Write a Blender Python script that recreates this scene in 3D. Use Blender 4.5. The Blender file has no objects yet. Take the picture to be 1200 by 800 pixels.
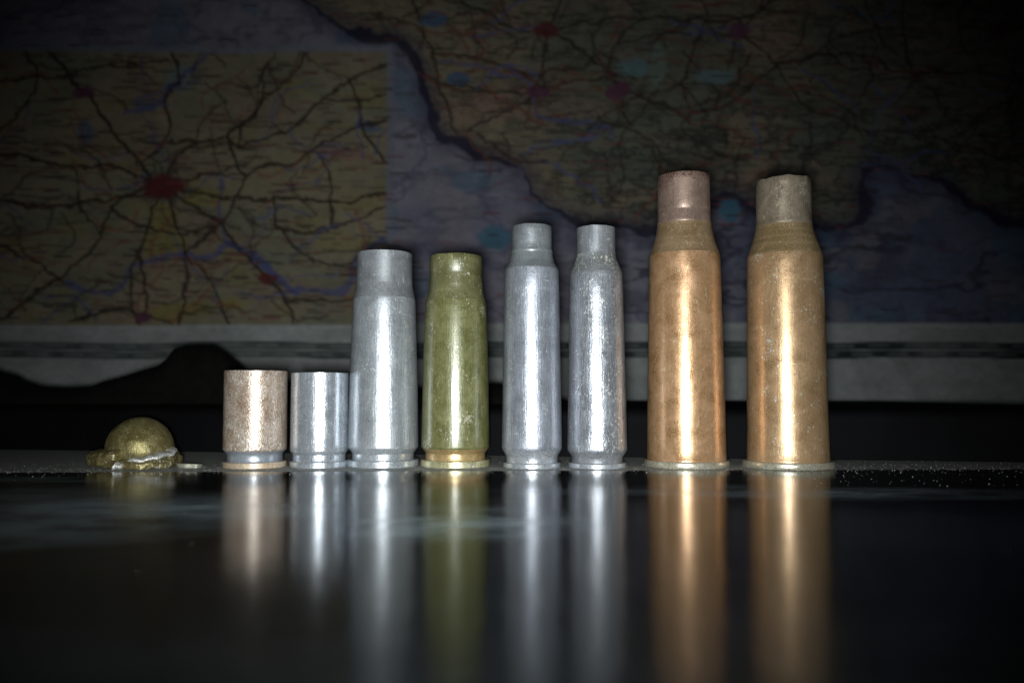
import bpy, bmesh, math, random
import numpy as np
from mathutils import Vector, noise as mnoise

random.seed(7)
rng = np.random.default_rng(7)
C = bpy.context.scene
COL = C.collection
MM = 0.001
PI = math.pi

# ------------------------------------------------------------------ camera
FPX, HC, PITCH, SHIFT = 950.0, 13.3, math.radians(2.77), 16.0   # focal (px of the 1200 wide photo), lens height mm
cd = bpy.data.cameras.new('camera')
cam = bpy.data.objects.new('camera', cd); COL.objects.link(cam)
cd.sensor_width = 36; cd.lens = FPX / 1200 * 36; cd.shift_y = SHIFT / 1200
cd.clip_start = 0.002; cd.clip_end = 20
cam.location = (0, 0, HC * MM); cam.rotation_euler = (PI / 2 + PITCH, 0, 0)
cd.dof.use_dof = True; cd.dof.focus_distance = 0.148; cd.dof.aperture_fstop = 31
C.camera = cam
# ------------------------------------------------------------------ dim room
w = bpy.data.worlds.new('World'); C.world = w; w.use_nodes = True
w.node_tree.nodes['Background'].inputs[0].default_value = (0.75, 0.85, 1.0, 1)
w.node_tree.nodes['Background'].inputs[1].default_value = 0.0035
# ------------------------------------------------------------------ the torch lamp beside the lens
ld = bpy.data.lights.new('torch', 'SPOT')
ld.energy = 1.3; ld.color = (0.95, 1.0, 0.985); ld.spot_size = math.radians(83); ld.spot_blend = 1.0
ld.shadow_soft_size = 0.0022
lamp = bpy.data.objects.new('torch', ld); COL.objects.link(lamp)
lamp.location = (-0.0012, -0.002, 0.0115)
lamp.rotation_euler = (PI / 2 + math.radians(-1), 0, math.radians(1.5))
# ------------------------------------------------------------------ exposure
vs = C.view_settings
vs.view_transform = 'Standard'; vs.look = 'None'; vs.gamma = 1; vs.exposure = 0; vs.use_curve_mapping = False
C.cycles.use_denoising = True
C.cycles.max_bounces = 8
C.cycles.sample_clamp_indirect = 4


def ray(u, v):
    a = (u - 600) / FPX; t = (400 + SHIFT - v) / FPX
    return a, math.cos(PITCH) - t * math.sin(PITCH), math.sin(PITCH) + t * math.cos(PITCH)


def at_depth(u, v, D):            # mm: the point seen at photo pixel (u, v) on the upright plane y = D
    a, y, z = ray(u, v); k = D / y
    return a * k, HC + z * k


def on_table(u, v):               # mm: the point of the table top seen at photo pixel (u, v)
    a, y, z = ray(u, v); k = -HC / z
    return a * k, y * k


# ------------------------------------------------------------------ node helpers
class NT:
    def __init__(self, name):
        self.m = bpy.data.materials.new(name); self.m.use_nodes = True
        self.t = self.m.node_tree; self.n = self.t.nodes; self.p = self.n['Principled BSDF']
        self.co = self.n.new('ShaderNodeTexCoord').outputs['Object']

    def link(self, a, b): self.t.links.new(a, b)

    def mapped(self, scale=(1, 1, 1), loc=(0, 0, 0)):
        m = self.n.new('ShaderNodeMapping'); m.inputs['Location'].default_value = loc; m.inputs['Scale'].default_value = scale
        self.link(self.co, m.inputs['Vector']); return m.outputs[0]

    def noise(self, vec, scale, detail=3, rough=.55, dist=0):
        x = self.n.new('ShaderNodeTexNoise'); x.inputs['Scale'].default_value = scale; x.inputs['Detail'].default_value = detail
        x.inputs['Roughness'].default_value = rough; x.inputs['Distortion'].default_value = dist
        self.link(vec, x.inputs['Vector']); return x.outputs['Fac']

    def ramp(self, f, stops):
        r = self.n.new('ShaderNodeValToRGB'); e = r.color_ramp.elements
        while len(e) < len(stops): e.new(0.5)
        for el, (p, c) in zip(e, stops):
            el.position = p; el.color = (c, c, c, 1) if isinstance(c, (int, float)) else (*c, 1)
        self.link(f, r.inputs[0]); return r.outputs[0]

    def math(self, op, a, b=None, clamp=False):
        x = self.n.new('ShaderNodeMath'); x.operation = op; x.use_clamp = clamp
        for i, v in enumerate((a, b)):
            if v is None: continue
            if isinstance(v, (int, float)): x.inputs[i].default_value = v
            else: self.link(v, x.inputs[i])
        return x.outputs[0]

    def mix(self, f, a, b, mode='MIX'):
        x = self.n.new('ShaderNodeMix'); x.data_type = 'RGBA'; x.blend_type = mode
        for s, v in ((x.inputs['Factor'], f), (x.inputs['A'], a), (x.inputs['B'], b)):
            if isinstance(v, (int, float)):
                s.default_value = v if s.type == 'VALUE' else (v, v, v, 1)
            elif isinstance(v, tuple): s.default_value = (*v, 1)
            else: self.link(v, s)
        return x.outputs['Result']

    def bump(self, h, strength, dist, normal=None):
        b = self.n.new('ShaderNodeBump'); b.inputs['Strength'].default_value = strength; b.inputs['Distance'].default_value = dist
        self.link(h, b.inputs['Height'])
        if normal is not None: self.link(normal, b.inputs['Normal'])
        return b.outputs[0]

    def put(self, sock, v):
        s = self.p.inputs[sock]
        if isinstance(v, (int, float)): s.default_value = v
        elif isinstance(v, tuple): s.default_value = (*v, 1)
        else: self.link(v, s)


def metal(name, c1, c2, rough=.4, metallic=.65, seed=0.0, spot=None, spot_th=.68, streak=.25, grain=.5, blotch=260, bands=0.0, gsize=4200, bumpk=1.8, coat=.35, coat_r=.2, scratch=.85, aniso=.0, patches=()):
    """worn metal: blotchy colour, fine grain, lengthwise drawing marks, pale specks"""
    t = NT(name)
    base = t.mapped(loc=(seed, seed * .7, seed * .3))
    bl = t.noise(base, blotch, 5, .62, .6)
    col = t.ramp(bl, [(.34, c1), (.66, c2)])
    gr = t.noise(base, gsize, 2, .6)
    col = t.mix(grain * .9, col, t.ramp(gr, [(.3, .45), (.7, 1.25)]), 'MULTIPLY')
    st = t.noise(t.mapped((1, 1, .05), (seed, 0, 0)), 5200, 2, .6)
    col = t.mix(streak, col, t.ramp(st, [(.35, .35), (.65, 1.3)]), 'MULTIPLY')
    if bands:
        bd = t.noise(t.mapped((.02, .02, 1), (0, 0, seed)), 900, 3, .6)
        col = t.mix(bands, col, t.ramp(bd, [(.3, .5), (.7, 1.2)]), 'MULTIPLY')
    rough -= .075; metallic *= .86
    rg = t.ramp(bl, [(.3, max(.05, rough - .06)), (.7, min(1, rough + .08))])
    if spot:
        sp = t.noise(t.mapped((1, 1, .55), (seed * 2, 1, 0)), 3300, 2, .5)
        big = t.noise(t.mapped(loc=(0, seed, 2)), 300, 2, .5)
        mask = t.ramp(t.math('MULTIPLY', sp, t.math('ADD', big, .5)), [(spot_th + .05, 0.0), (spot_th + .12, 1.0)])
        for (px_, py_, pz_, rad) in patches:           # crusts of pale residue at known places
            dv = t.n.new('ShaderNodeVectorMath'); dv.operation = 'DISTANCE'; t.link(t.co, dv.inputs[0]); dv.inputs[1].default_value = (px_ * MM, py_ * MM, pz_ * MM)
            near = t.math('SUBTRACT', 1.0, t.math('DIVIDE', dv.outputs['Value'], rad * MM), True)
            crust = t.ramp(t.math('ADD', t.math('MULTIPLY', near, .22), t.noise(base, 2600, 3, .65)), [(.64, 0.0), (.72, 1.0)])
            mask = t.math('ADD', mask, t.math('MULTIPLY', crust, t.math('MULTIPLY', near, 6, True)), True)
        col = t.mix(mask, col, spot)
    if scratch:
        for k, (sc, ax, th) in enumerate([(1500, (1, 1, .10), .006), (1100, (1, .9, .35), .004), (900, (.25, .25, 1), .004)]):
            sn = t.noise(t.mapped(ax, (seed * 1.7 + k * 3, k, seed)), sc, 1, .4)
            gate = t.ramp(t.noise(t.mapped(loc=(seed, k * 5, 1)), 420, 2, .5), [(.5, 0.0), (.62, 1.0)])
            ln = t.math('MULTIPLY', t.ramp(t.math('ABSOLUTE', t.math('SUBTRACT', sn, .5)), [(th * .4, 1.0), (th * 1.6, 0.0)]), gate)
            col = t.mix(t.math('MULTIPLY', ln, scratch), col, tuple(min(.85, c * 1.7 + .06) for c in c2))
    rg = t.math('ADD', rg, t.math('MULTIPLY', t.math('SUBTRACT', gr, .5), .2), True)
    rg = t.math('MAXIMUM', rg, .24)
    t.put('Base Color', col); t.put('Roughness', rg); t.put('Metallic', metallic)
    tg = t.n.new('ShaderNodeTangent'); tg.direction_type = 'RADIAL'; tg.axis = 'Z'
    t.link(tg.outputs[0], t.p.inputs['Tangent']); t.put('Anisotropic', aniso)
    t.put('Coat Weight', coat); t.put('Coat Roughness', coat_r)
    h = t.math('ADD', t.math('MULTIPLY', gr, .6), t.math('MULTIPLY', st, min(.6, streak * 2.4)))
    nrm = t.bump(h, .55, .00006 * (grain + streak) * bumpk)
    t.put('Normal', nrm); t.put('Coat Normal', nrm)
    return t.m


# ------------------------------------------------------------------ object helpers
def finish(name, bm, mat, parent=None, smooth=40):
    me = bpy.data.meshes.new(name); bmesh.ops.recalc_face_normals(bm, faces=bm.faces[:])
    bm.to_mesh(me); bm.free()
    for p in me.polygons: p.use_smooth = True
    if smooth: me.set_sharp_from_angle(angle=math.radians(smooth))
    o = bpy.data.objects.new(name, me); COL.objects.link(o)
    if mat: me.materials.append(mat)
    if parent: o.parent = parent
    return o


def tag(o, label, cat, group=None):
    o['label'] = label; o['category'] = cat
    if group: o['group'] = group
    return o


def thing(name, label, cat, loc, group=None):
    o = bpy.data.objects.new(name, None); COL.objects.link(o); o.location = loc; o.empty_display_size = .005
    return tag(o, label, cat, group)


def lathe(profile, seg=128, dent=None):
    """profile: list of (radius, z) in metres; a radius of 0 closes to a point"""
    bm = bmesh.new(); rings = []
    for r, z in profile:
        if r <= 1e-7:
            rings.append([bm.verts.new((0, 0, z))]); continue
        ring = []
        for i in range(seg):
            a = 2 * PI * i / seg
            rr, zz = (r, z) if dent is None else dent(r, z, a)
            ring.append(bm.verts.new((rr * math.cos(a), rr * math.sin(a), zz)))
        rings.append(ring)
    for A, B in zip(rings, rings[1:]):
        if len(A) == 1 and len(B) == 1: continue
        for i in range(seg):
            j = (i + 1) % seg
            if len(A) == 1: bm.faces.new((A[0], B[i], B[j]))
            elif len(B) == 1: bm.faces.new((A[i], A[j], B[0]))
            else: bm.faces.new((A[i], A[j], B[j], B[i]))
    return bm


# ================================================================== the setting
# ---- table top
t = NT('black_gloss_tabletop')
sep = t.n.new('ShaderNodeSeparateXYZ'); t.link(t.co, sep.inputs[0])
X, Y = sep.outputs[0], sep.outputs[1]
edge_n = t.noise(t.mapped((1, 1, 1)), 240, 5, .7)
# the wiped front half ends just before the row; behind that line the dust still lies
line = t.math('ADD', t.math('MULTIPLY', t.math('SUBTRACT', edge_n, .5), .0022), t.math('MULTIPLY', X, -.035))
dust = t.math('MULTIPLY', t.math('SUBTRACT', t.math('ADD', Y, line), .1418), 900, True)
dustn = t.noise(t.mapped((1, 1, 1)), 3000, 4, .7)
dust = t.math('MULTIPLY', dust, t.ramp(dustn, [(.3, .35), (.65, 1.0)]))


def smear_haze(x0, y0, rx, ry, amount):
    dx = t.math('DIVIDE', t.math('SUBTRACT', X, x0 * MM), rx * MM)
    dy = t.math('DIVIDE', t.math('SUBTRACT', Y, y0 * MM), ry * MM)
    d = t.math('ADD', t.math('MULTIPLY', dx, dx), t.math('MULTIPLY', dy, dy))
    g = t.math('MULTIPLY', t.math('SUBTRACT', 1.0, d, True), amount)
    return t.math('MULTIPLY', g, t.ramp(t.noise(t.mapped((.5, 1, 1), (x0 * .1, 0, 0)), 170, 4, .65), [(.35, .1), (.65, 1.0)]))


sm = smear_haze(50, 110, 34, 8, .9)
for s in ((-6, 86, 16, 14, .75), (-80, 128, 26, 6, .6), (-34, 98, 26, 12, .6), (12, 112, 18, 5, .4), (-60, 92, 40, 26, .55), (30, 118, 14, 4, .4)):  # broad left ones also put the blue-grey reflected haze into the table colour
    sm = t.math('ADD', sm, smear_haze(*s), True)
film = t.ramp(t.noise(t.mapped((.35, 1, 1)), 60, 5, .6), [(.4, .0), (.8, .008)])
veil = t.math('ADD', sm, film, True)
col = t.mix(t.math('MULTIPLY', veil, .8), (.0012, .0015, .0018), (.30, .39, .44))
col = t.mix(dust, col, (.48, .49, .47))
rgh = t.math('ADD', t.ramp(t.noise(t.mapped((1, 1, 1)), 90, 4, .6), [(.3, .115), (.7, .165)]), t.math('MULTIPLY', veil, .12))
rgh = t.math('ADD', rgh, t.math('MULTIPLY', dust, .5), True)
t.put('Base Color', col); t.put('Roughness', rgh); t.put('IOR', 1.33)
n1 = t.bump(t.noise(t.mapped((1, .6, 1)), 130, 2, .5), .10, .0004)
n2 = t.bump(t.math('MULTIPLY', dust, dustn), .8, .0005, n1)
t.put('Normal', n2)
bm = bmesh.new()
NX, NY = 60, 60
grid = [[bm.verts.new((-.9 + 1.8 * i / NX, -.25 + .77 * j / NY, 0)) for i in range(NX + 1)] for j in range(NY + 1)]
for j in range(NY):
    for i in range(NX):
        bm.faces.new((grid[j][i], grid[j][i + 1], grid[j + 1][i + 1], grid[j + 1][i]))
tab = finish('tabletop', bm, t.m); tab['kind'] = 'structure'

# ---- wall behind the map
YMAP = 480.0
t = NT('dark_wall_paint')
t.put('Base Color', t.ramp(t.noise(t.mapped(), 30, 4), [(.3, (.05, .05, .055)), (.7, (.07, .07, .075))])); t.put('Roughness', .8)
bm = bmesh.new()
vs_ = [bm.verts.new(p) for p in ((-1.2, .522, -.02), (1.2, .522, -.02), (1.2, .522, 1.0), (-1.2, .522, 1.0),
                                 (-1.2, .542, -.02), (1.2, .542, -.02), (1.2, .542, 1.0), (-1.2, .542, 1.0))]
for f in ((0, 1, 2, 3), (5, 4, 7, 6), (0, 4, 5, 1), (3, 2, 6, 7), (0, 3, 7, 4), (1, 5, 6, 2)):
    bm.faces.new([vs_[i] for i in f])
wl = finish('wall', bm, t.m, smooth=None); wl['kind'] = 'structure'

# ---- the printed map: colours of the print are worked out per vertex of a fine sheet
U0, U1, V0, V1 = -170, 1370, -190, 477
STEP = 1.9
us = np.arange(U0, U1 + .1, STEP); vv = np.arange(V0, V1 + .1, STEP)
GU, GV = np.meshgrid(us, vv)
H_, W_ = GU.shape


def fbm(scale_u, scale_v, octaves=4, seed=0, gain=.55):
    r = np.random.default_rng(seed); out = np.zeros_like(GU); amp = 1.; tot = 0.
    for o in range(octaves):
        su, sv = scale_u / 2 ** o, scale_v / 2 ** o
        nu, nv = int((U1 - U0) / su) + 4, int((V1 - V0) / sv) + 4
        g = r.random((nv, nu))
        x = (GU - U0) / su; y = (GV - V0) / sv
        xi = x.astype(int); yi = y.astype(int); fx = x - xi; fy = y - yi
        fx = fx * fx * (3 - 2 * fx); fy = fy * fy * (3 - 2 * fy)
        val = (g[yi, xi] * (1 - fx) + g[yi, xi + 1] * fx) * (1 - fy) + (g[yi + 1, xi] * (1 - fx) + g[yi + 1, xi + 1] * fx) * fy
        out += val * amp; tot += amp; amp *= gain
    return out / tot


def sstep(a, b, x):
    y = np.clip((x - a) / (b - a), 0, 1); return y * y * (3 - 2 * y)


wob_u = (fbm(34, 34, 4, 1, .7) - .5) * 19; wob_v = (fbm(34, 34, 4, 2, .7) - .5) * 19
PU, PV = GU + wob_u, GV + wob_v
img = np.zeros((H_, W_, 3))


def paint(mask, col):
    global img
    m = np.clip(mask, 0, 1)[..., None]; img = img * (1 - m) + np.array(col) * m


def poly_dist(pts, wob=True, smooth=True):
    P = np.array(pts, float)
    if smooth and len(P) > 2:            # Chaikin
        for _ in range(2):
            Q = [P[0]]
            for a, b in zip(P, P[1:]): Q += [a * .75 + b * .25, a * .25 + b * .75]
            P = np.array(Q + [P[-1]])
    lo = P.min(0) - 30; hi = P.max(0) + 30
    j0, j1 = np.searchsorted(vv, [lo[1], hi[1]]); i0, i1 = np.searchsorted(us, [lo[0], hi[0]])
    sub = (slice(j0, j1), slice(i0, i1))
    A, B = (PU, PV) if wob else (GU, GV)
    x, y = A[sub], B[sub]; d = np.full(x.shape, 1e9)
    for a, b in zip(P, P[1:]):
        e = b - a; L = (e ** 2).sum() + 1e-9
        s = np.clip(((x - a[0]) * e[0] + (y - a[1]) * e[1]) / L, 0, 1)
        d = np.minimum(d, np.hypot(x - a[0] - s * e[0], y - a[1] - s * e[1]))
    return sub, d


def line_(pts, width, col, alpha=1., wob=True, soft=1.6):
    sub, d = poly_dist(pts, wob)
    if d.size == 0: return
    m = (np.clip((width / 2 + soft - d) / soft, 0, 1) * alpha)[..., None]
    img[sub] = img[sub] * (1 - m) + np.array(col) * m


def blob(u, v, ru, rv, col, alpha=1., soft=.45):
    d = np.hypot((PU - u) / ru, (PV - v) / rv); paint(np.clip((1 + soft - d) / soft, 0, 1) * alpha, col)


LAND = (.40, .34, .23); LAND2 = (.25, .255, .195); SEA = (.43, .40, .51); ROAD = (.075, .05, .04); RIVER = (.16, .18, .42)
RED = (.22, .04, .045); MAG = (.22, .075, .15); PINK = (.50, .30, .24); YEL = (.44, .37, .12); BLUE = (.12, .22, .40)
coast = [(330, -190), (320, -60), (345, -5), (382, 28), (420, 45), (470, 48), (489, 75), (500, 120), (512, 165), (540, 164), (556, 185), (600, 188), (620, 205),
         (631, 236), (652, 246), (690, 262), (722, 260), (752, 270), (785, 266), (826, 238), (862, 226), (890, 250), (940, 262), (985, 269), (1010, 262), (1019, 240),
         (1010, 214), (1030, 192), (1060, 205), (1108, 216), (1150, 250), (1200, 262), (1290, 250), (1400, 300)]
CP = np.array(coast, float)
# the sea lies below and left of the coast line
sea = np.zeros_like(GU, bool)
poly = np.vstack([CP, [[1400, 600], [-300, 600], [-300, -300], [330, -300]]])
px, py = PU, PV
for a, b in zip(poly, np.roll(poly, -1, 0)):
    cond = (a[1] > py) != (b[1] > py)
    with np.errstate(divide='ignore', invalid='ignore'):
        xc = (b[0] - a[0]) * (py - a[1]) / (b[1] - a[1]) + a[0]
    sea ^= cond & (px < xc)
n_big = fbm(180, 150, 4, 5); n_str = fbm(60, 9, 4, 6); n_rel = fbm(42, 22, 5, 7)
img[:] = LAND2
paint(sstep(.45, .65, n_big), LAND); paint(sstep(.52, .7, fbm(90, 40, 4, 8)) * .45, PINK)
rel = np.abs(n_rel - .5) * 2                                   # hill drawing of the print
hill = sstep(560, 760, GU) * sstep(90, 170, GV)
paint(sstep(.12, .0, rel) * (.45 + .5 * hill), (.07, .07, .06)); paint(hill * sstep(.3, .7, n_rel) * .5, (.15, .19, .16)); paint(sstep(.1, .0, np.abs(fbm(120, 16, 5, 58) - .5) * 2) * (.3 + .4 * hill), (.07, .065, .05)); rel2 = np.abs(fbm(30, 12, 4, 57) - .5) * 2; paint(sstep(.09, .0, rel2) * hill * .7, (.08, .08, .07)); paint(sstep(.05, .0, rel2) * .5, (.10, .09, .07))
paint(sea * 1.0, SEA)
seab = fbm(120, 90, 4, 9)
paint(sea * sstep(.45, .65, seab) * .5, (.22, .23, .36)); paint(sea * sstep(720, 960, GU) * .7, (.13, .18, .30)); paint(sea * sstep(.5, .7, fbm(50, 30, 5, 61)) * (.25 + .3 * sstep(620, 760, GU)), (.14, .14, .21)); paint(sea * sstep(.54, .7, fbm(64, 44, 5, 62)) * .5, (.42, .37, .42)); paint(sea * sstep(.13, .0, np.abs(fbm(90, 34, 5, 63) - .5) * 2) * (.35 + .45 * sstep(640, 760, GU)), (.08, .08, .13))
paint(sea * sstep(.10, .0, np.abs(fbm(70, 45, 4, 10) - .5) * 2) * .55, (.13, .13, .24))
paint(sea * sstep(.62, .7, fbm(60, 40, 3, 15)) * .5, (.16, .30, .44))
sub, d = poly_dist(coast)
m = (np.clip((-.5 + 14 * fbm(30, 30, 4, 50)[sub] - d) / 3.2, 0, 1) * .97)[..., None]; img[sub] = img[sub] * (1 - m) + np.array((.010, .010, .018)) * m
m = (np.clip((24 - d) / 16, 0, 1) * .5)[..., None]; img[sub] = img[sub] * (1 - m) + np.array((.09, .08, .16)) * m
for pts, w_ in [
    ([(490, -10), (560, 15), (600, 38), (640, 40), (680, 30), (760, 20), (830, 25), (880, 25), (935, -10)], 4),
    ([(640, 40), (705, 70), (718, 90), (745, 110), (790, 130), (812, 142)], 4), ([(640, 45), (640, 103)], 4),
    ([(508, 58), (580, 78), (630, 95), (640, 103), (710, 90), (745, 85)], 4), ([(545, 155), (580, 138), (610, 125), (630, 110)], 4),
    ([(515, 100), (570, 105), (625, 112)], 3), ([(505, 55), (515, 110), (535, 155)], 3),
    ([(830, 25), (810, 60), (805, 100), (812, 132), (845, 125), (880, 115), (900, 85), (945, 68), (1010, 60), (1080, 90), (1150, 80), (1250, 110)], 4),
    ([(735, 110), (730, 130), (745, 145)], 3), ([(640, 38), (660, 0), (672, -60)], 3.5), ([(718, 90), (724, 40), (760, 20)], 3),
    ([(480, 0), (492, 35), (505, 58)], 3), ([(870, 38), (900, 60), (930, 110), (1000, 150), (1090, 160), (1200, 190)], 3),
    ([(812, 132), (800, 150), (820, 170), (880, 190)], 2.5), ([(870, 38), (905, 0), (920, -90)], 3), ([(1080, 90), (1060, 20), (1090, -60)], 3)]:
    line_(pts, w_ * .5, ROAD, .85)
line_([(590, 80), (605, 90), (625, 98), (628, 140), (680, 142), (715, 150), (720, 160)], 3, RIVER, .7)
for _ in range(230):
    u, v = rng.uniform(480, 1340), rng.uniform(-180, 200); a = rng.uniform(0, 6.3); pts = [(u, v)]
    for k in range(4):
        a += rng.normal(0, .5); u += 26 * math.cos(a); v += 18 * math.sin(a); pts.append((u, v))
    i, j = int((pts[2][0] - U0) / STEP), int((pts[2][1] - V0) / STEP)
    if 0 <= i < W_ and 0 <= j < H_ and not sea[j, i]:
        line_(pts, rng.uniform(.6, 1.8), [ROAD, ROAD, ROAD, (.30, .12, .08), RIVER][rng.integers(5)], .75)
for b in [(640, 38, 12, 8, RED), (630, 108, 12, 7, MAG), (728, 105, 12, 8, MAG), (870, 38, 12, 8, MAG), (506, 25, 14, 7, BLUE), (535, 94, 9, 7, BLUE),
          (745, 78, 16, 10, (.22, .36, .38)), (842, 88, 20, 8, (.25, .38, .40)), (857, 246, 12, 12, (.10, .30, .45)), (580, 278, 16, 12, (.10, .28, .42)),
          (1040, -60, 14, 9, RED), (1180, 40, 10, 8, MAG), (775, 80, 9, 20, (.28, .36, .30))]:
    blob(*b, alpha=.85)
# the town inset
ins = sstep(453.5, 449, GU) * sstep(60, 64, GV) * sstep(384, 380, GV) * sstep(-140, -136, GU)
paint(sstep(464, 452, GU) * sstep(50, 60, GV) * sstep(396, 384, GV) * sstep(-150, -138, GU), (.36, .37, .46))
inset0 = img.copy(); keep = ins
img[:] = (.43, .385, .265)
paint(sstep(.45, .65, fbm(110, 80, 4, 20)) * .8, (.49, .40, .27)); paint(sstep(.5, .66, fbm(80, 60, 4, 21)) * .5, (.40, .28, .21))
paint(sstep(.52, .66, fbm(70, 45, 4, 22)) * .45, (.27, .31, .23)); paint(sstep(.6, .7, fbm(50, 24, 3, 23)) * .4, YEL)
for b in [(190, 258, 15, 14, YEL), (190, 286, 22, 14, YEL), (235, 232, 26, 10, YEL), (205, 365, 34, 9, YEL), (270, 360, 16, 6, YEL), (95, 155, 8, 12, BLUE), (388, 175, 16, 6, BLUE),
          (395, 180, 26, 8, PINK), (430, 145, 12, 5, BLUE), (205, 90, 14, 14, (.30, .42, .45)), (165, 122, 14, 6, BLUE)]:
    blob(*b, alpha=.7)
for pts, w_ in [([(75, 330), (100, 344), (135, 341), (150, 310), (185, 302), (215, 303), (255, 298), (265, 280), (292, 296), (320, 320), (345, 338), (385, 345), (410, 335), (414, 300), (445, 283)], 7),
                ([(270, 282), (300, 298), (322, 322), (350, 342)], 9), ([(140, 135), (180, 122), (195, 100), (210, 80), (238, 62)], 5), ([(255, 210), (258, 262), (268, 282)], 3)]:
    line_(pts, w_ * .8, RIVER, .75)
for pts, w_ in [
    ([(45, 60), (95, 115), (125, 150), (150, 187), (165, 205), (188, 219)], 5), ([(-140, 150), (-60, 190), (0, 180), (50, 192), (80, 198), (115, 192), (145, 205), (188, 215)], 4.5),
    ([(-140, 230), (0, 238), (75, 243), (120, 232), (160, 227), (188, 222)], 4.5), ([(190, 60), (205, 85), (192, 105), (185, 125), (190, 150), (185, 170), (165, 190), (150, 195)], 4),
    ([(316, 60), (300, 90), (305, 105), (290, 135), (265, 155), (262, 160), (270, 190), (282, 208), (275, 225), (275, 245), (260, 262), (230, 280), (216, 302)], 4),
    ([(188, 215), (205, 180), (225, 163), (262, 160)], 4), ([(225, 163), (190, 166)], 3), ([(282, 206), (340, 190), (380, 165), (420, 145), (452, 134)], 4.5),
    ([(262, 160), (275, 172), (310, 165), (350, 140), (375, 118), (400, 95), (425, 85), (452, 78)], 3.5), ([(188, 220), (275, 233), (380, 238), (452, 227)], 4.5),
    ([(405, 95), (420, 140), (445, 186)], 3), ([(370, 185), (385, 215), (385, 265)], 3), ([(188, 222), (175, 242), (172, 275), (155, 300), (150, 330), (158, 384)], 4.5),
    ([(160, 300), (175, 340), (165, 370)], 3.5), ([(190, 225), (205, 250), (210, 290), (218, 305), (215, 350), (207, 384)], 4), ([(220, 305), (245, 325), (262, 360), (274, 384)], 4),
    ([(165, 215), (125, 240), (115, 265), (105, 290), (65, 325), (30, 350), (0, 375), (-40, 384)], 5), ([(125, 240), (140, 260), (175, 272), (215, 278), (235, 270), (260, 262)], 4),
    ([(-140, 250), (0, 285), (40, 310), (70, 330)], 3.5), ([(190, 222), (230, 245), (260, 262), (275, 280), (300, 310), (325, 335), (340, 352), (342, 384)], 4),
    ([(320, 235), (322, 265), (325, 275), (370, 270), (400, 262), (452, 243)], 3), ([(340, 350), (365, 358), (420, 345), (452, 352)], 3.5), ([(75, 375), (110, 365), (150, 360), (200, 380)], 3),
    ([(-140, 110), (0, 95), (35, 95), (100, 82), (190, 72)], 3), ([(-60, 210), (0, 150), (30, 120), (35, 95), (20, 60)], 3), ([(80, 198), (90, 250), (110, 270)], 2.5),
    ([(275, 172), (285, 130), (335, 90), (360, 60)], 2.5), ([(375, 118), (440, 115)], 2.5), ([(188, 219), (240, 200), (282, 206)], 2.5), ([(320, 265), (355, 300), (390, 310), (430, 300)], 2.5)]:
    line_(pts, w_ * .52, ROAD, .9)
for _ in range(130):
    u, v = rng.uniform(-130, 440), rng.uniform(70, 375); a = rng.uniform(0, 6.3); pts = [(u, v)]
    for k in range(4):
        a += rng.normal(0, .5); u += 20 * math.cos(a); v += 16 * math.sin(a); pts.append((u, v))
    line_(pts, rng.uniform(.6, 1.6), [ROAD, ROAD, (.4, .12, .08), RIVER][rng.integers(4)], .6)
for k in range(26):
    a = k * 2.4; r = rng.uniform(20, 40); line_([(188, 219), (188 + r * math.cos(a), 219 + r * .8 * math.sin(a))], 1.4, ROAD, .6)
for b in [(186, 219, 19, 12, RED), (316, 327, 9, 5, RED), (165, 370, 8, 6, MAG), (88, 110, 10, 6, MAG), (-80, 300, 9, 6, RED)]:
    blob(*b, alpha=.92)
img = inset0 * (1 - keep[..., None]) + img * keep[..., None]
# tiny place-name streaks, too small to read
for _ in range(3600):
    u, v = rng.uniform(U0, U1), rng.uniform(V0, 376); L = rng.uniform(8, 26)
    i, j = int((u - U0) / STEP), int((v - V0) / STEP)
    if sea[j, i] and not (u < 448 and v > 64) and rng.random() < .8: continue
    line_([(u, v), (u + L, v + rng.normal(0, .4))], 1.0, (.10, .08, .07) if rng.random() < .75 else (.32, .10, .10), rng.uniform(.35, .85), False, 1.2)
# white margin with the chain border
paint(sstep(379, 383, GV + np.where(GU > 452, 2, 0)), (.66, .69, .69))
GV0 = GV; GV = GV + (fbm(160, 200, 3, 60) - .5) * 5
for v0 in (401.5, 411.5):
    paint(sstep(v0 - .8, v0 + .8, GV) * sstep(v0 + 9.6, v0 + 8, GV), (.045, .07, .07))
    ph = 0 if v0 < 405 else 21
    q = np.abs(((GU + ph) % 42) - 21)
    paint(sstep(v0 + 2, v0 + 3, GV) * sstep(v0 + 6.4, v0 + 5.4, GV) * sstep(15, 10, q) * .55, (.34, .38, .38))
GV = GV0
paint(sstep(.42, .7, fbm(70, 40, 4, 30)) * .45 * sstep(383, 386, GV), (.40, .43, .42))
img *= (.86 + .28 * fbm(7, 5, 2, 31))[..., None]
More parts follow.
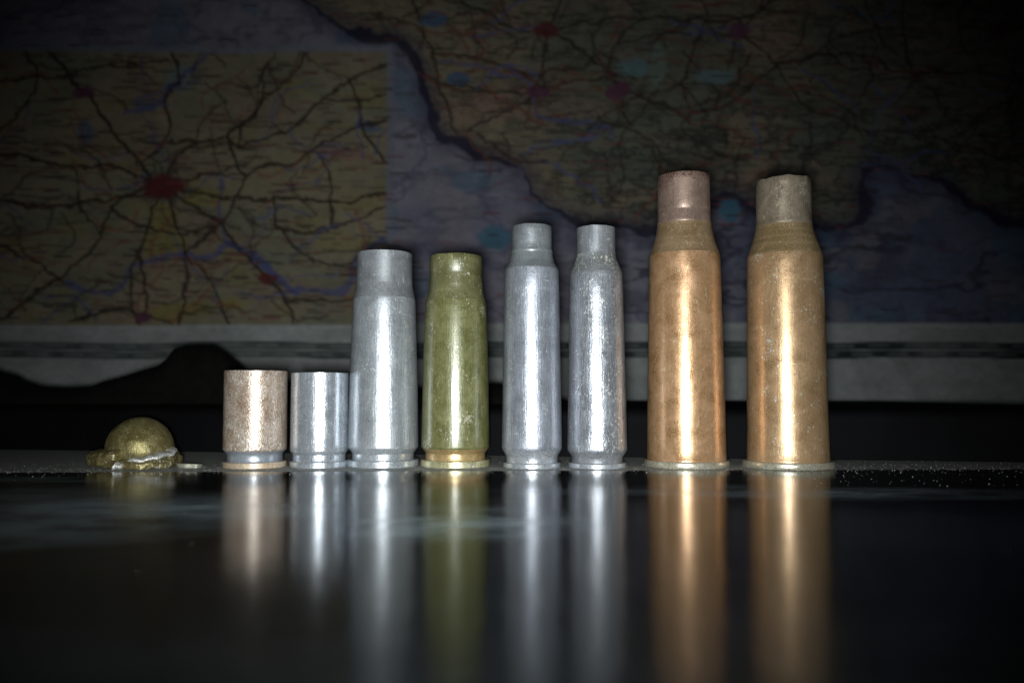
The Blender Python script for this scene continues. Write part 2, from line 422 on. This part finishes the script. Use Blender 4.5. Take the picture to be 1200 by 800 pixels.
# sheet with folds and ripples
k = YMAP / (math.cos(PITCH))
X3 = (GU - 600) * YMAP / FPX; zc = np.array([at_depth(600, v, YMAP)[1] for v in vv]); Z3 = np.repeat(zc[:, None], W_, 1)
dep = (fbm(230, 160, 3, 40) - .5) * 12 + (fbm(90, 80, 3, 41) - .5) * 2.6
for (ua, va, ub, vb_, hgt, wd) in [(1035, 415, 1075, 477, 1.6, 16), (1150, 410, 1195, 477, 1.1, 14), (990, 418, 1015, 477, .7, 10), (455, 40, 470, 400, 1.2, 18), (510, 200, 690, 330, .9, 16),
                                   (700, 300, 860, 215, 1.0, 20), (40, 423, 90, 477, .8, 14), (-120, 60, 460, 52, .8, 16), (640, 420, 670, 477, .7, 10), (860, 380, 1180, 310, .8, 18)]:
    e = np.array([ub - ua, vb_ - va]); L = np.hypot(*e); e = e / L
    s = ((GU - ua) * e[0] + (GV - va) * e[1]) / L; dd = (GU - ua) * -e[1] + (GV - va) * e[0]
    dep += -hgt * np.clip(1 - np.abs(dd) / wd, 0, 1) * sstep(-.25, .1, s) * sstep(1.25, .9, s)
Y3 = YMAP + dep
n = H_ * W_
co = np.stack([X3, Y3, Z3], -1).reshape(-1, 3) * MM
idx = np.arange(n).reshape(H_, W_)
quads = np.stack([idx[:-1, :-1], idx[1:, :-1], idx[1:, 1:], idx[:-1, 1:]], -1).reshape(-1, 4)
me = bpy.data.meshes.new('wall_map')
me.vertices.add(n); me.vertices.foreach_set('co', co.ravel().astype(np.float32))
me.loops.add(quads.size); me.loops.foreach_set('vertex_index', quads.ravel().astype(np.int32))
me.polygons.add(len(quads)); me.polygons.foreach_set('loop_start', np.arange(0, quads.size, 4, dtype=np.int32))
me.polygons.foreach_set('use_smooth', np.ones(len(quads), bool))
me.update(calc_edges=True)
ca = me.color_attributes.new('print', 'FLOAT_COLOR', 'POINT')
ca.data.foreach_set('color', np.concatenate([np.clip(img, .01, .9).reshape(-1, 3), np.ones((n, 1))], 1).ravel().astype(np.float32))
t = NT('printed_paper')
at = t.n.new('ShaderNodeVertexColor'); at.layer_name = 'print'
t.put('Base Color', t.mix(.35, at.outputs[0], t.ramp(t.noise(t.mapped(), 900, 3), [(.3, .8), (.7, 1.1)]), 'MULTIPLY'))
t.put('Roughness', .62); t.put('Specular IOR Level', .25)
t.put('Normal', t.bump(t.noise(t.mapped(), 260, 4), .25, .0006))
me.materials.append(t.m)
mp = bpy.data.objects.new('wall_map', me); COL.objects.link(mp)
sol = mp.modifiers.new('paper', 'SOLIDIFY'); sol.thickness = .00015; sol.offset = 1
tag(mp, 'large printed road map with a town inset and chain border behind the row', 'map')

# ---- black ledge the map ends on
t = NT('black_plastic')
t.put('Base Color', t.ramp(t.noise(t.mapped(), 60, 3), [(.3, (.002, .002, .0025)), (.7, (.004, .004, .005))])); t.put('Roughness', .7)
t.put('Specular IOR Level', .06)
BLACK = t.m


def rounded_bar(p0, p1, depth, z0, z1, r, seg=6):
    """bar from p0 to p1 (front bottom edge, mm), rounded along its upper front edge"""
    a, b = Vector((*p0, 0)), Vector((*p1, 0)); d = (b - a).normalized(); nrm = Vector((-d.y, d.x, 0))
    prof = [(0, z0)] + [(r - r * math.cos(i / seg * PI / 2), z1 - r + r * math.sin(i / seg * PI / 2)) for i in range(seg + 1)] + [(depth, z1), (depth, z0)]
    bm = bmesh.new(); N = 40; rings = []
    for i in range(N + 1):
        p = a.lerp(b, i / N); rings.append([bm.verts.new(((p + nrm * q).x * MM, (p + nrm * q).y * MM, z * MM)) for q, z in prof])
    for A, B in zip(rings, rings[1:]):
        for j in range(len(prof)):
            jj = (j + 1) % len(prof); bm.faces.new((A[j], B[j], B[jj], A[jj]))
    bm.faces.new(rings[0]); bm.faces.new(rings[-1][::-1])
    return bm


# its front runs a little askew to the row: farther off at the left
pL = on_table(0, 526.5); pR = on_table(1200, 541.5)
dx, dy = pR[0] - pL[0], pR[1] - pL[1]
e0 = (pL[0] - dx * .8, pL[1] - dy * .8); e1 = (pR[0] + dx * .15, pR[1] + dy * .15)
yb = 240
ztop = at_depth(600, 476.5, 200)[1]
bm = rounded_bar(e0, e1, 230, 0.0, ztop, 2.0)
tag(finish('black_ledge', bm, BLACK), 'long black ledge along the back of the table below the map', 'ledge')

# ---- black shapeless bundle on the left
t = NT('matte_black')
t.put('Base Color', t.ramp(t.noise(t.mapped(), 400, 4), [(.3, (.003, .003, .003)), (.7, (.007, .006, .005))])); t.put('Roughness', .9)
t.put('Specular IOR Level', .15); t.put('Normal', t.bump(t.noise(t.mapped(), 900, 4), .5, .0004))
DB = 262.0
top = [(-190, 455), (-120, 430), (-40, 428), (-5, 434), (12, 438), (24, 446), (45, 453), (80, 455), (110, 453), (122, 447), (140, 443), (165, 435), (188, 428), (199, 420), (206, 410), (216, 406),
       (248, 405), (262, 411), (276, 423), (300, 446), (420, 452), (500, 455), (580, 449), (640, 462), (700, 480)]
bm = bmesh.new(); rows = []
NU, NA = 420, 30
for i in range(NU + 1):
    u = -190 + (700 + 190) * i / NU
    vt = np.interp(u, [p[0] for p in top], [p[1] for p in top])
    x, zt = at_depth(u, vt, DB)
    base = ztop - .6
    hgt = max(zt - base, .4); row = []
    for j in range(NA + 1):
        a = PI * j / NA
        nn = mnoise.fractal(Vector((x * .09, a * 1.6, 3.1)), 1.0, 2.0, 4)
        rr = 1 + .10 * nn * math.sin(a)
        row.append(bm.verts.new((x * MM, (DB - 9 * math.cos(a) * rr) * MM, (base + hgt * math.sin(a) ** .8 * (1 + .05 * nn) + .35 * mnoise.fractal(Vector((x * .8, a * 4, 8.)), 1., 2., 3) * math.sin(a)) * MM)))
    rows.append(row)
for A, B in zip(rows, rows[1:]):
    for j in range(NA): bm.faces.new((A[j], A[j + 1], B[j + 1], B[j]))
    bm.faces.new((A[NA], A[0], B[0], B[NA]))
bm.faces.new(rows[0]); bm.faces.new(rows[-1][::-1])
lump = finish('black_lump', bm, t.m, smooth=None)
tag(lump, 'shapeless black bundle rising behind the flattened bullet and short cases', 'lump')

# ================================================================== cartridge cases
GROUP = 'empty cartridge cases standing in a row'


class Case:
    def __init__(self, label, u, vb, rim_hw, dent=None):
        # front foot of the rim on the table, then back by one radius to the axis
        x, yf = on_table(u, vb); R = rim_hw * yf / FPX
        self.R = R; yc = yf + R; self.D = yc; self.u = u
        self.x = (u - 600) / FPX * yc / ray(u, vb - 4)[1]; self.st = math.hypot(1, (u - 600) / FPX)
        self.dent = dent
        self.root = thing('cartridge_case', label, 'cartridge case', (self.x * MM, yc * MM, 0), GROUP)

    def rz(self, v, hw):
        r = hw * self.D / FPX / self.st * 1.004
        z = at_depth(self.u, v, self.D - r)[1]
        return r * MM, z * MM

    def part(self, name, pts, mat, closed_bottom=False, lip=None, smooth=32, fine=0):
        pr = [self.rz(*p) for p in pts]
        if closed_bottom:
            pr[0] = (pr[0][0], 0.0); pr = [(0, 0.0)] + pr
        if fine:                              # split the wall so dents have points to move
            q = [pr[0]]
            for a, b in zip(pr, pr[1:]):
                k = max(1, int(abs(b[1] - a[1]) / fine))
                q += [(a[0] + (b[0] - a[0]) * i / k, a[1] + (b[1] - a[1]) * i / k) for i in range(1, k + 1)]
            pr = q
        if lip:                               # wall thickness, then down inside the tube
            r, z = pr[-1]; th = lip * MM
            pr[-1] = (r - th * .15, z); pr.insert(-1, (r, z - th * .15))
            pr += [(r - th * .85, z), (r - th, z - th * .2), (r - th, max(z - .012, .003)), (0, max(z - .012, .003))]
        return finish(name, lathe(pr, dent=self.dent), mat, self.root, smooth)


def wob(amp, seed, lip_z=None, lip_amp=0.0, dents=()):
    def f(r, z, a):
        n = mnoise.noise(Vector((math.cos(a) * 1.3 + seed, math.sin(a) * 1.3, z * 130)))
        r2 = r + amp * n * MM
        for (ac, zc, wa, wz, dp) in dents:
            da = (a - ac + PI) % (2 * PI) - PI
            r2 -= dp * MM * math.exp(-(da / wa) ** 2 - ((z - zc) / wz) ** 2)
        if lip_z and z > lip_z:
            z = z + lip_amp * MM * mnoise.fractal(Vector((math.cos(a) * 2.2 + seed * 3, math.sin(a) * 2.2, seed)), 1., 2., 3)
        return r2, z
    return f


FRONT = -PI / 2
# --- colours
steel = lambda nm, seed, **k: metal(nm, tuple(q * f for q, f in zip(k.pop('a', (.46, .47, .48)), (.86, .90, .97))), tuple(q * f for q, f in zip(k.pop('b', (.62, .63, .64)), (.86, .90, .97))), seed=seed, **k)

# 1: short rusty case
c = Case('short rusty brown straight cartridge case with a bare grey groove', 298.6, 549.8, 37.7, wob(.03, 1.0, .0172, .05))
m_rust = metal('rusty_steel', (.35, .25, .18), (.56, .46, .39), bumpk=3.4, coat=.5, rough=.42, aniso=0, metallic=.35, seed=1.3, spot=(.66, .63, .58), spot_th=.60, streak=.0, grain=.95, blotch=380, gsize=3200)
m_grey = steel('bare_grey_steel', 2.1, rough=.36, streak=.05, grain=.2, bands=.3, a=(.42, .44, .47), b=(.52, .54, .57))
m_rustrim = metal('rusty_rim', (.50, .38, .25), (.62, .50, .38), rough=.5, metallic=.3, seed=4.4, streak=0, grain=.9)
c.part('rim', [(549.8, 36.9), (549.2, 37.7), (543.3, 37.7), (542.6, 37.0), (542.5, 33.2)], m_rustrim, True)
c.part('extractor_groove', [(542.5, 33.2), (541.8, 32.8), (534, 32.9), (532.8, 33.4), (529.2, 36.6)], m_grey)
c.part('body', [(529.2, 36.6), (528.2, 37.4), (527, 37.6), (433.5, 37.2)], m_rust, lip=.45, fine=.0012)

# 2: short bright case
dz = .0118
c = Case('short bright silver straight cartridge case with a dent near its middle', 374.0, 549.2, 34.2, wob(.02, 2.0, None, 0, [(FRONT - .42, dz, .22, .0022, .10)]))
m2 = steel('bright_zinc', 3.7, rough=.33, a=(.50, .52, .54), b=(.66, .68, .70), streak=.28, grain=.35, metallic=.72, spot=(.8, .82, .84), spot_th=.66)
c.part('rim', [(549.2, 33.6), (548.5, 34.2), (542.5, 34.2), (541.6, 33.4), (541.4, 31.4)], m2, True)
c.part('extractor_groove', [(541.4, 31.4), (540.8, 31.1), (533.5, 31.2), (530.2, 33.6)], m2)
c.part('body', [(530.2, 33.6), (529.4, 33.9), (528, 34.0), (436, 33.7)], m2, lip=.4, fine=.001)

# 3: large silver bottleneck
c = Case('tall wide silver-grey bottleneck case touching the olive green one', 449.0, 549.2, 41.8, wob(.03, 3.0, .038, .06))
m3 = steel('dull_zinc', 5.2, rough=.40, a=(.44, .455, .46), b=(.56, .575, .58), streak=.22, grain=.5, spot=(.75, .77, .78), spot_th=.68)
m3n = steel('dull_zinc_neck', 6.2, rough=.5, a=(.25, .25, .25), b=(.36, .365, .37), streak=.12, grain=.5, bands=.25, metallic=.5)
m3r = steel('zinc_rim', 7.0, rough=.36, a=(.48, .50, .50), b=(.66, .68, .68), streak=.1, grain=.7)
c.part('rim', [(549.2, 40.8), (548.4, 41.8), (541.6, 41.8), (540.6, 41), (540.4, 36.6)], m3r, True)
c.part('extractor_groove', [(540.4, 36.6), (539.6, 36), (532.6, 36.2), (527, 40.4)], m3r)
c.part('body', [(527, 40.4), (526, 41), (524.5, 41.1), (430, 39.4), (370, 37.4), (350, 36.6), (346.5, 36.2)], m3, fine=.0015)
c.part('shoulder', [(346.5, 36.2), (344, 35.7), (334, 33.6), (329.5, 33.0)], m3n, smooth=60)
c.part('neck', [(329.5, 33.0), (327, 32.8), (292, 32.6)], m3n, lip=.45, fine=.001)

# 4: olive lacquered bottleneck
c = Case('olive green lacquered bottleneck case with bare copper-coloured groove', 533.6, 549.2, 40.3, wob(.035, 4.0, .0375, .07))
m4 = metal('olive_lacquer', (.115, .118, .036), (.20, .20, .082), coat=1.0, coat_r=.2, bumpk=1.0, scratch=.4, rough=.46, metallic=.12, seed=8.1, spot=(.36, .35, .26), spot_th=.655, patches=[(2.6, -5.6, 9, 2.2), (-4.6, -4.2, 31, 1.6), (5.2, -2.6, 29, 1.8), (-5, -3.8, 4, 2)], streak=.3, grain=.7, blotch=420)
m4n = metal('olive_lacquer_neck', (.10, .10, .04), (.17, .165, .07), coat=.8, coat_r=.34, rough=.45, metallic=.12, seed=9.3, spot=(.5, .5, .42), spot_th=.66, streak=.15, grain=.6)
m4g = metal('copper_groove', (.50, .34, .14), (.62, .45, .24), rough=.38, metallic=.6, seed=9.9, streak=.05, grain=.5, bands=.6)
m4r = metal('worn_olive_rim', (.44, .40, .20), (.62, .58, .40), rough=.38, metallic=.55, seed=10.7, spot=(.75, .74, .66), spot_th=.62, streak=.05, grain=.8)
c.part('rim', [(549.2, 39.2), (548.4, 40.3), (541.6, 40.3), (540.6, 39.4), (540.4, 35)], m4r, True)
c.part('extractor_groove', [(540.4, 35), (539.6, 34.6), (532.2, 34.8), (527, 39)], m4g)
c.part('body', [(527, 39), (526, 39.7), (524.5, 39.8), (430, 38.2), (372, 36.6), (352, 35.6), (349, 35.0)], m4, fine=.0015)
c.part('shoulder', [(349, 35.0), (345, 33.6), (338, 32.1), (334, 31.7), (331, 31.6)], m4n, smooth=60)
c.part('neck', [(331, 31.6), (327, 31.2), (319, 30.5), (316.5, 30.3), (314, 30.9), (296, 30.8)], m4n, lip=.45, smooth=60, fine=.001)

# 5, 6: slim grey bottlenecks
c = Case('slim blue-grey bottleneck case with a raised ring below its neck', 623.4, 550.0, 33.6, wob(.02, 5.0, .0432, .05))
m5 = steel('slate_zinc', 11.5, rough=.42, a=(.37, .38, .41), b=(.49, .50, .54), streak=.3, grain=.5, spot=(.7, .71, .74), spot_th=.68)
m5n = steel('slate_zinc_neck', 12.5, rough=.5, a=(.24, .25, .25), b=(.33, .34, .34), streak=.1, grain=.4, metallic=.5)
m5r = steel('slate_rim', 13.5, rough=.36, a=(.5, .51, .52), b=(.66, .67, .68), streak=.15, grain=.6)
c.part('rim', [(550.0, 32.8), (549.2, 33.6), (544.6, 33.6), (543.8, 33), (543.6, 30.4)], m5r, True)
c.part('extractor_groove', [(543.6, 30.4), (542.8, 29.9), (537, 30), (535, 30.7), (528.6, 34.4)], m5r)
c.part('body', [(528.6, 34.4), (526.6, 35), (524, 35.1), (440, 33.7), (330, 32.0), (314, 31.7), (311.5, 31.2)], m5, fine=.0015)
c.part('shoulder', [(311.5, 31.2), (309.5, 30.2), (304.5, 26.8), (302, 25.8), (293.5, 24.3)], m5n, smooth=50)
c.part('neck', [(293.5, 24.3), (292, 24.6), (290, 24.3), (288.5, 23.5), (261.3, 23.4)], m5n, lip=.35, smooth=60, fine=.001)

c = Case('slim scratched grey bottleneck case next to the copper ones', 699.8, 550.0, 33.8, wob(.02, 6.0, .0428, .08))
m6 = steel('scratched_zinc', 14.1, rough=.40, a=(.33, .335, .35), b=(.46, .465, .48), streak=.45, grain=.6, spot=(.78, .78, .76), spot_th=.62)
m6n = steel('scratched_neck', 15.1, rough=.48, a=(.26, .26, .265), b=(.36, .36, .365), streak=.2, grain=.5, metallic=.5, spot=(.6, .6, .56), spot_th=.67)
m6s = steel('scuffed_shoulder', 16.2, rough=.5, a=(.24, .24, .235), b=(.40, .40, .38), streak=.1, grain=.9, metallic=.45, spot=(.68, .67, .6), spot_th=.58)
c.part('rim', [(550.0, 33), (549.3, 33.8), (544.6, 33.8), (543.8, 33.2), (543.6, 30.2)], m5r, True)
c.part('extractor_groove', [(543.6, 30.2), (542.8, 29.7), (538, 29.8), (536, 30.4), (530.6, 34.2)], m6n)
c.part('body', [(530.6, 34.2), (529, 34.9), (527, 35), (440, 33.4), (335, 31.4), (318, 30.9), (316, 30.4)], m6, fine=.0015)
c.part('shoulder', [(316, 30.4), (313, 29.4), (303, 25), (298, 23.4), (295, 22.9)], m6s, smooth=60)
c.part('neck', [(295, 22.9), (293, 22.7), (263.2, 22.7)], m6n, lip=.35, fine=.001)

# 7, 8: tall rimmed copper-brown bottlenecks
c = Case('tall clean copper-brown rimmed case with a pinkish neck', 804.6, 550.2, 50.0, wob(.03, 7.0, .0535, .12))
m7 = metal('copper_wash', (.45, .25, .115), (.68, .41, .235), rough=.38, metallic=.62, seed=17.3, streak=.12, grain=.45, blotch=240)
m7n = metal('pinkish_neck', (.27, .185, .15), (.37, .265, .21), rough=.5, metallic=.55, seed=18.3, streak=.1, grain=.5, blotch=300, spot=(.19, .085, .07), spot_th=.68, patches=[(0, -4.7, 54.5, 3), (-3.2, -3.5, 54, 3), (3.4, -3.3, 54, 2.6), (-4.4, -1, 53, 3)])
m7s = metal('olive_brown_shoulder', (.32, .21, .11), (.42, .295, .175), rough=.46, metallic=.5, seed=19.3, streak=.05, grain=.5, bands=.5)
m7r = metal('brassy_rim', (.46, .42, .31), (.64, .60, .48), rough=.34, metallic=.65, seed=20.3, streak=.0, grain=.6, spot=(.8, .78, .7), spot_th=.64)
c.part('rim', [(550.2, 48.6), (549.4, 49.6), (548, 50), (543.4, 50), (542.2, 49.4), (541.8, 48.4), (541.6, 46.2)], m7r, True)
c.part('body', [(541.6, 46.2), (541, 46.0), (539.5, 46.3), (440, 44.8), (330, 42.7), (297, 41.8), (293, 41.3)], m7, fine=.0015)
c.part('shoulder', [(293, 41.3), (290.5, 40.6), (278, 36.2), (268, 33.6), (260, 32.2), (258, 31.9)], m7s, smooth=60)
c.part('neck', [(258, 31.9), (256.6, 32.1), (254.6, 31.9), (253, 31.4), (244, 31.1), (243, 30.8), (242, 31.1), (199.8, 30.9)], m7n, lip=.5, smooth=60, fine=.0012)

c = Case('tall stained copper-brown rimmed case with white specks and a chipped mouth', 923.4, 551.6, 54.5, wob(.07, 8.0, .0525, .26))
m8 = metal('stained_copper', (.42, .26, .13), (.60, .39, .225), rough=.39, metallic=.6, seed=21.1, streak=.12, grain=.5, blotch=200, spot=(.72, .72, .64), spot_th=.655, patches=[(5.9, -3.8, 32, 2.4), (6.4, -2.6, 34.5, 2.2), (-5.7, -4.8, 14, 1.3), (-4.9, -5.3, 23, 1.1), (6.9, -1.8, 20, 1.6), (6.2, -3.6, 30, 1.2), (-6.4, -3.0, 39, 2.2), (5.0, -5.4, 27, .8)])
m8n = metal('greenish_neck', (.22, .18, .13), (.36, .295, .22), rough=.5, metallic=.5, seed=22.1, streak=.1, grain=.45, blotch=420, bumpk=1.2, spot=(.5, .5, .45), spot_th=.69)
m8s = metal('ochre_shoulder', (.31, .215, .095), (.42, .30, .17), rough=.46, metallic=.5, seed=23.1, streak=.05, grain=.6, bands=.6, spot=(.5, .48, .4), spot_th=.7)
c.part('rim', [(551.6, 53), (550.8, 54), (549.2, 54.5), (544.6, 54.5), (543.2, 53.8), (542.8, 52.6), (542.6, 48.4)], m7r, True)
c.part('body', [(542.6, 48.4), (542, 48.2), (540.5, 48.5), (440, 47), (330, 45.6), (297, 44.9), (293.5, 44.4)], m8, fine=.0015)
c.part('shoulder', [(293.5, 44.4), (291, 43.7), (278, 38.6), (268, 35.6), (262, 34.2), (259.5, 33.9)], m8s, smooth=60)
c.part('neck', [(259.5, 33.9), (258, 34.0), (256, 33.6), (254, 33.2), (204.8, 32.8)], m8n, lip=.5, smooth=60, fine=.0012)

# ================================================================== the flattened bullet
x, yf = on_table(166, 550.3)
BD = yf + 7.0; S = BD / FPX                            # mm per photo pixel at its depth
bx = (165.5 - 600) / FPX * BD
root = thing('flattened_bullet', 'small flattened brass bullet with a torn silvery skirt, standing left of the row', 'bullet', (bx * MM, BD * MM, 0))
mb = metal('olive_brass_jacket', (.20, .16, .055), (.36, .31, .14), rough=.44, coat=.05, metallic=.7, seed=31.0, streak=.55, grain=.6, blotch=420, spot=(.62, .58, .38), spot_th=.66)
mbs = metal('tarnished_jacket', (.12, .095, .035), (.30, .25, .11), rough=.46, coat=.1, bumpk=2.2, metallic=.6, seed=32.0, streak=.1, grain=.9, blotch=600, spot=(.62, .6, .48), spot_th=.6)
ml = metal('torn_lead', (.50, .50, .48), (.82, .82, .79), rough=.45, coat=.1, bumpk=4, metallic=.5, seed=33.0, streak=.0, grain=.9, blotch=700)
prof = [(0, 57), (6, 56.7), (13, 55), (19, 51.9), (24.5, 48), (29, 43.6), (32.8, 38), (35.4, 31.2), (37, 23), (38, 16), (40, 11), (44, 8), (47, 5.5), (46.5, 2.5), (43, 1), (0, .6)]


def dome_dent(r, z, a):
    n = mnoise.fractal(Vector((math.cos(a) * 1.5, math.sin(a) * 1.5, z * 180)), 1., 2., 4)
    lean = (1 - z / .009) * .0003 if z < .009 else 0
    return r * (1 + .03 * n) + lean * math.cos(a), z * (1 + .012 * n)


pr = [(r * S * MM, z * S * MM) for r, z in prof][::-1]
q = [pr[0]]
for a, b in zip(pr, pr[1:]):
    q += [(a[0] + (b[0] - a[0]) * i / 3, a[1] + (b[1] - a[1]) * i / 3) for i in (1, 2, 3)]
finish('dome', lathe(q, 96, dome_dent), mb, root, 60)


def petal(name, a0, a1, rin, rout, z_in, z_out, thick, mat, seed, curl=1.0, nz=.9):
    """a torn, rolled flap of the skirt between two angles (degrees, -90 faces the lens); px units"""
    bm = bmesh.new(); NA, NB = 96, 28; rows = []
    for i in range(NA + 1):
        s = i / NA; a = math.radians(a0 + (a1 - a0) * s)
        e = math.sin(PI * s) ** .35
        ro = rin + (rout - rin) * (.45 + .55 * e) + 4 * nz * mnoise.noise(Vector((s * 5, seed, 0)))
        zt = z_in + (z_out - z_in) * s + 3 * nz * mnoise.noise(Vector((s * 6, seed, 5)))
        th = thick * (.55 + .45 * e); row = []
        cr, cz = (rin + ro) / 2, zt - th / 2; hr = (ro - rin) / 2
        for j in range(NB):
            b = 2 * PI * j / NB
            k = 1 + .15 * nz * mnoise.fractal(Vector((s * 8, math.cos(b) * 1.2 + seed, math.sin(b) * 1.2)), .7, 2., 5)
            cb, sb = math.cos(b), math.sin(b)
            rr = cr + hr * math.copysign(abs(cb) ** .75, cb) * k
            zz = cz + th / 2 * math.copysign(abs(sb) ** .75, sb) * k + curl * 3 * ((rr - cr) / max(hr, 1)) * -.6
            row.append(bm.verts.new((rr * math.cos(a) * S * MM, rr * math.sin(a) * S * MM, max(zz, .4) * S * MM)))
        rows.append(row)
    for A, B in zip(rows, rows[1:]):
        for j in range(NB):
            jj = (j + 1) % NB; bm.faces.new((A[j], A[jj], B[jj], B[j]))
    bm.faces.new(rows[0]); bm.faces.new(rows[-1][::-1])
    return finish(name, bm, mat, root, 50)


petal('skirt_flap', -207, -96, 31, 54, 19, 21, 17, mbs, 1.0, 1.0)
petal('skirt_flap', -94, 14, 33, 51, 10, 16, 13, mbs, 2.3, 1.0)
petal('skirt_flap', 20, 150, 30, 48, 18, 16, 15, mbs, 4.1, 1.0)
o = petal('lead_edge', -82, -2, 34, 52, 11.5, 22.5, 6, ml, 4.0, .3); o['label'] = 'bright torn silvery edge'
o = petal('lead_edge', -103, -86, 36, 51, 6, 9, 7, ml, 6.8, .5); o['label'] = 'crumpled silvery corner'
# a loose flake lying to its right
fx, fy = on_table(215, 549)
bm = bmesh.new(); NB = 26
topv, botv = [], []
for i in range(NB):
    a = 2 * PI * i / NB; r = 1 + .22 * mnoise.noise(Vector((math.cos(a) * 1.7, math.sin(a) * 1.7, 9)))
    px_, py_ = 2.3 * r * math.cos(a), 1.3 * r * math.sin(a)
    z = .55 + .12 * px_ * -1 * .3 + .12 * mnoise.noise(Vector((px_, py_, 1)))
    topv.append(bm.verts.new((px_ * MM, py_ * MM, (z + .22) * MM))); botv.append(bm.verts.new((px_ * .94 * MM, py_ * .94 * MM, max(z - .5, 0.02) * MM)))
ct = bm.verts.new((0, 0, .75 * MM)); cb_ = bm.verts.new((0, 0, .02 * MM))
for i in range(NB):
    j = (i + 1) % NB
    bm.faces.new((topv[i], topv[j], ct)); bm.faces.new((botv[j], botv[i], cb_)); bm.faces.new((topv[i], botv[i], botv[j], topv[j]))
fl = finish('metal_flake', bm, metal('flake_metal', (.30, .29, .22), (.46, .45, .38), rough=.4, metallic=.6, seed=35, grain=.8), None, 40)
fl.location = (fx * MM, (fy + 2.2) * MM, 0)
tag(fl, 'tiny flat grey metal flake beside the flattened bullet', 'flake')

# ================================================================== dust
t = NT('pale_dust')
t.put('Base Color', t.ramp(t.noise(t.mapped(), 500, 2), [(.3, (.16, .16, .15)), (.7, (.42, .42, .41))])); t.put('Roughness', .8)


def grains(name, pts):
    V, F = [], []
    for (gx, gy, s, fl_) in pts:
        b = len(V); a = random.random() * 6.28
        for k in range(4):
            V.append(((gx + s * math.cos(a + k * 1.571) * random.uniform(.6, 1.3)) * MM, (gy + s * math.sin(a + k * 1.571) * random.uniform(.6, 1.3)) * MM, 0.0002 * MM))
        V.append((gx * MM, gy * MM, s * fl_ * MM))
        F += [(b, b + 1, b + 4), (b + 1, b + 2, b + 4), (b + 2, b + 3, b + 4), (b + 3, b, b + 4)]
    me = bpy.data.meshes.new(name); me.from_pydata(V, [], F); me.materials.append(t.m)
    o = bpy.data.objects.new(name, me); COL.objects.link(o); o['kind'] = 'stuff'; return o


pts = []
for _ in range(5200):                                         # thick behind the wiped line
    gx = random.uniform(-112, 112); gy = 141 - .0 + abs(random.gauss(0, 1)) * 9 + gx * .035
    pts.append((gx, gy, random.choice([.02, .02, .03, .03, .04, .05, .06, .11]), random.uniform(.5, 1.4)))
for _ in range(420):                                          # a ragged fringe on the line
    gx = random.uniform(-112, 112); pts.append((gx, 141 + gx * .035 - abs(random.gauss(0, 3)), random.choice([.02, .03, .03, .05, .07, .13]), random.uniform(.5, 1.2)))
for _ in range(140):                                          # right-hand side is dirtier
    gx = random.uniform(35, 105); pts.append((gx, random.uniform(118, 141), random.choice([.03, .05, .08, .12]), random.uniform(.4, 1)))
for _ in range(160):
    gx = random.uniform(-70, 80); pts.append((gx, random.uniform(60, 138), random.choice([.015, .02, .03]), random.uniform(.4, 1)))
d = grains('dust', pts); d['label'] = 'pale dust lying on the black table around the cases'
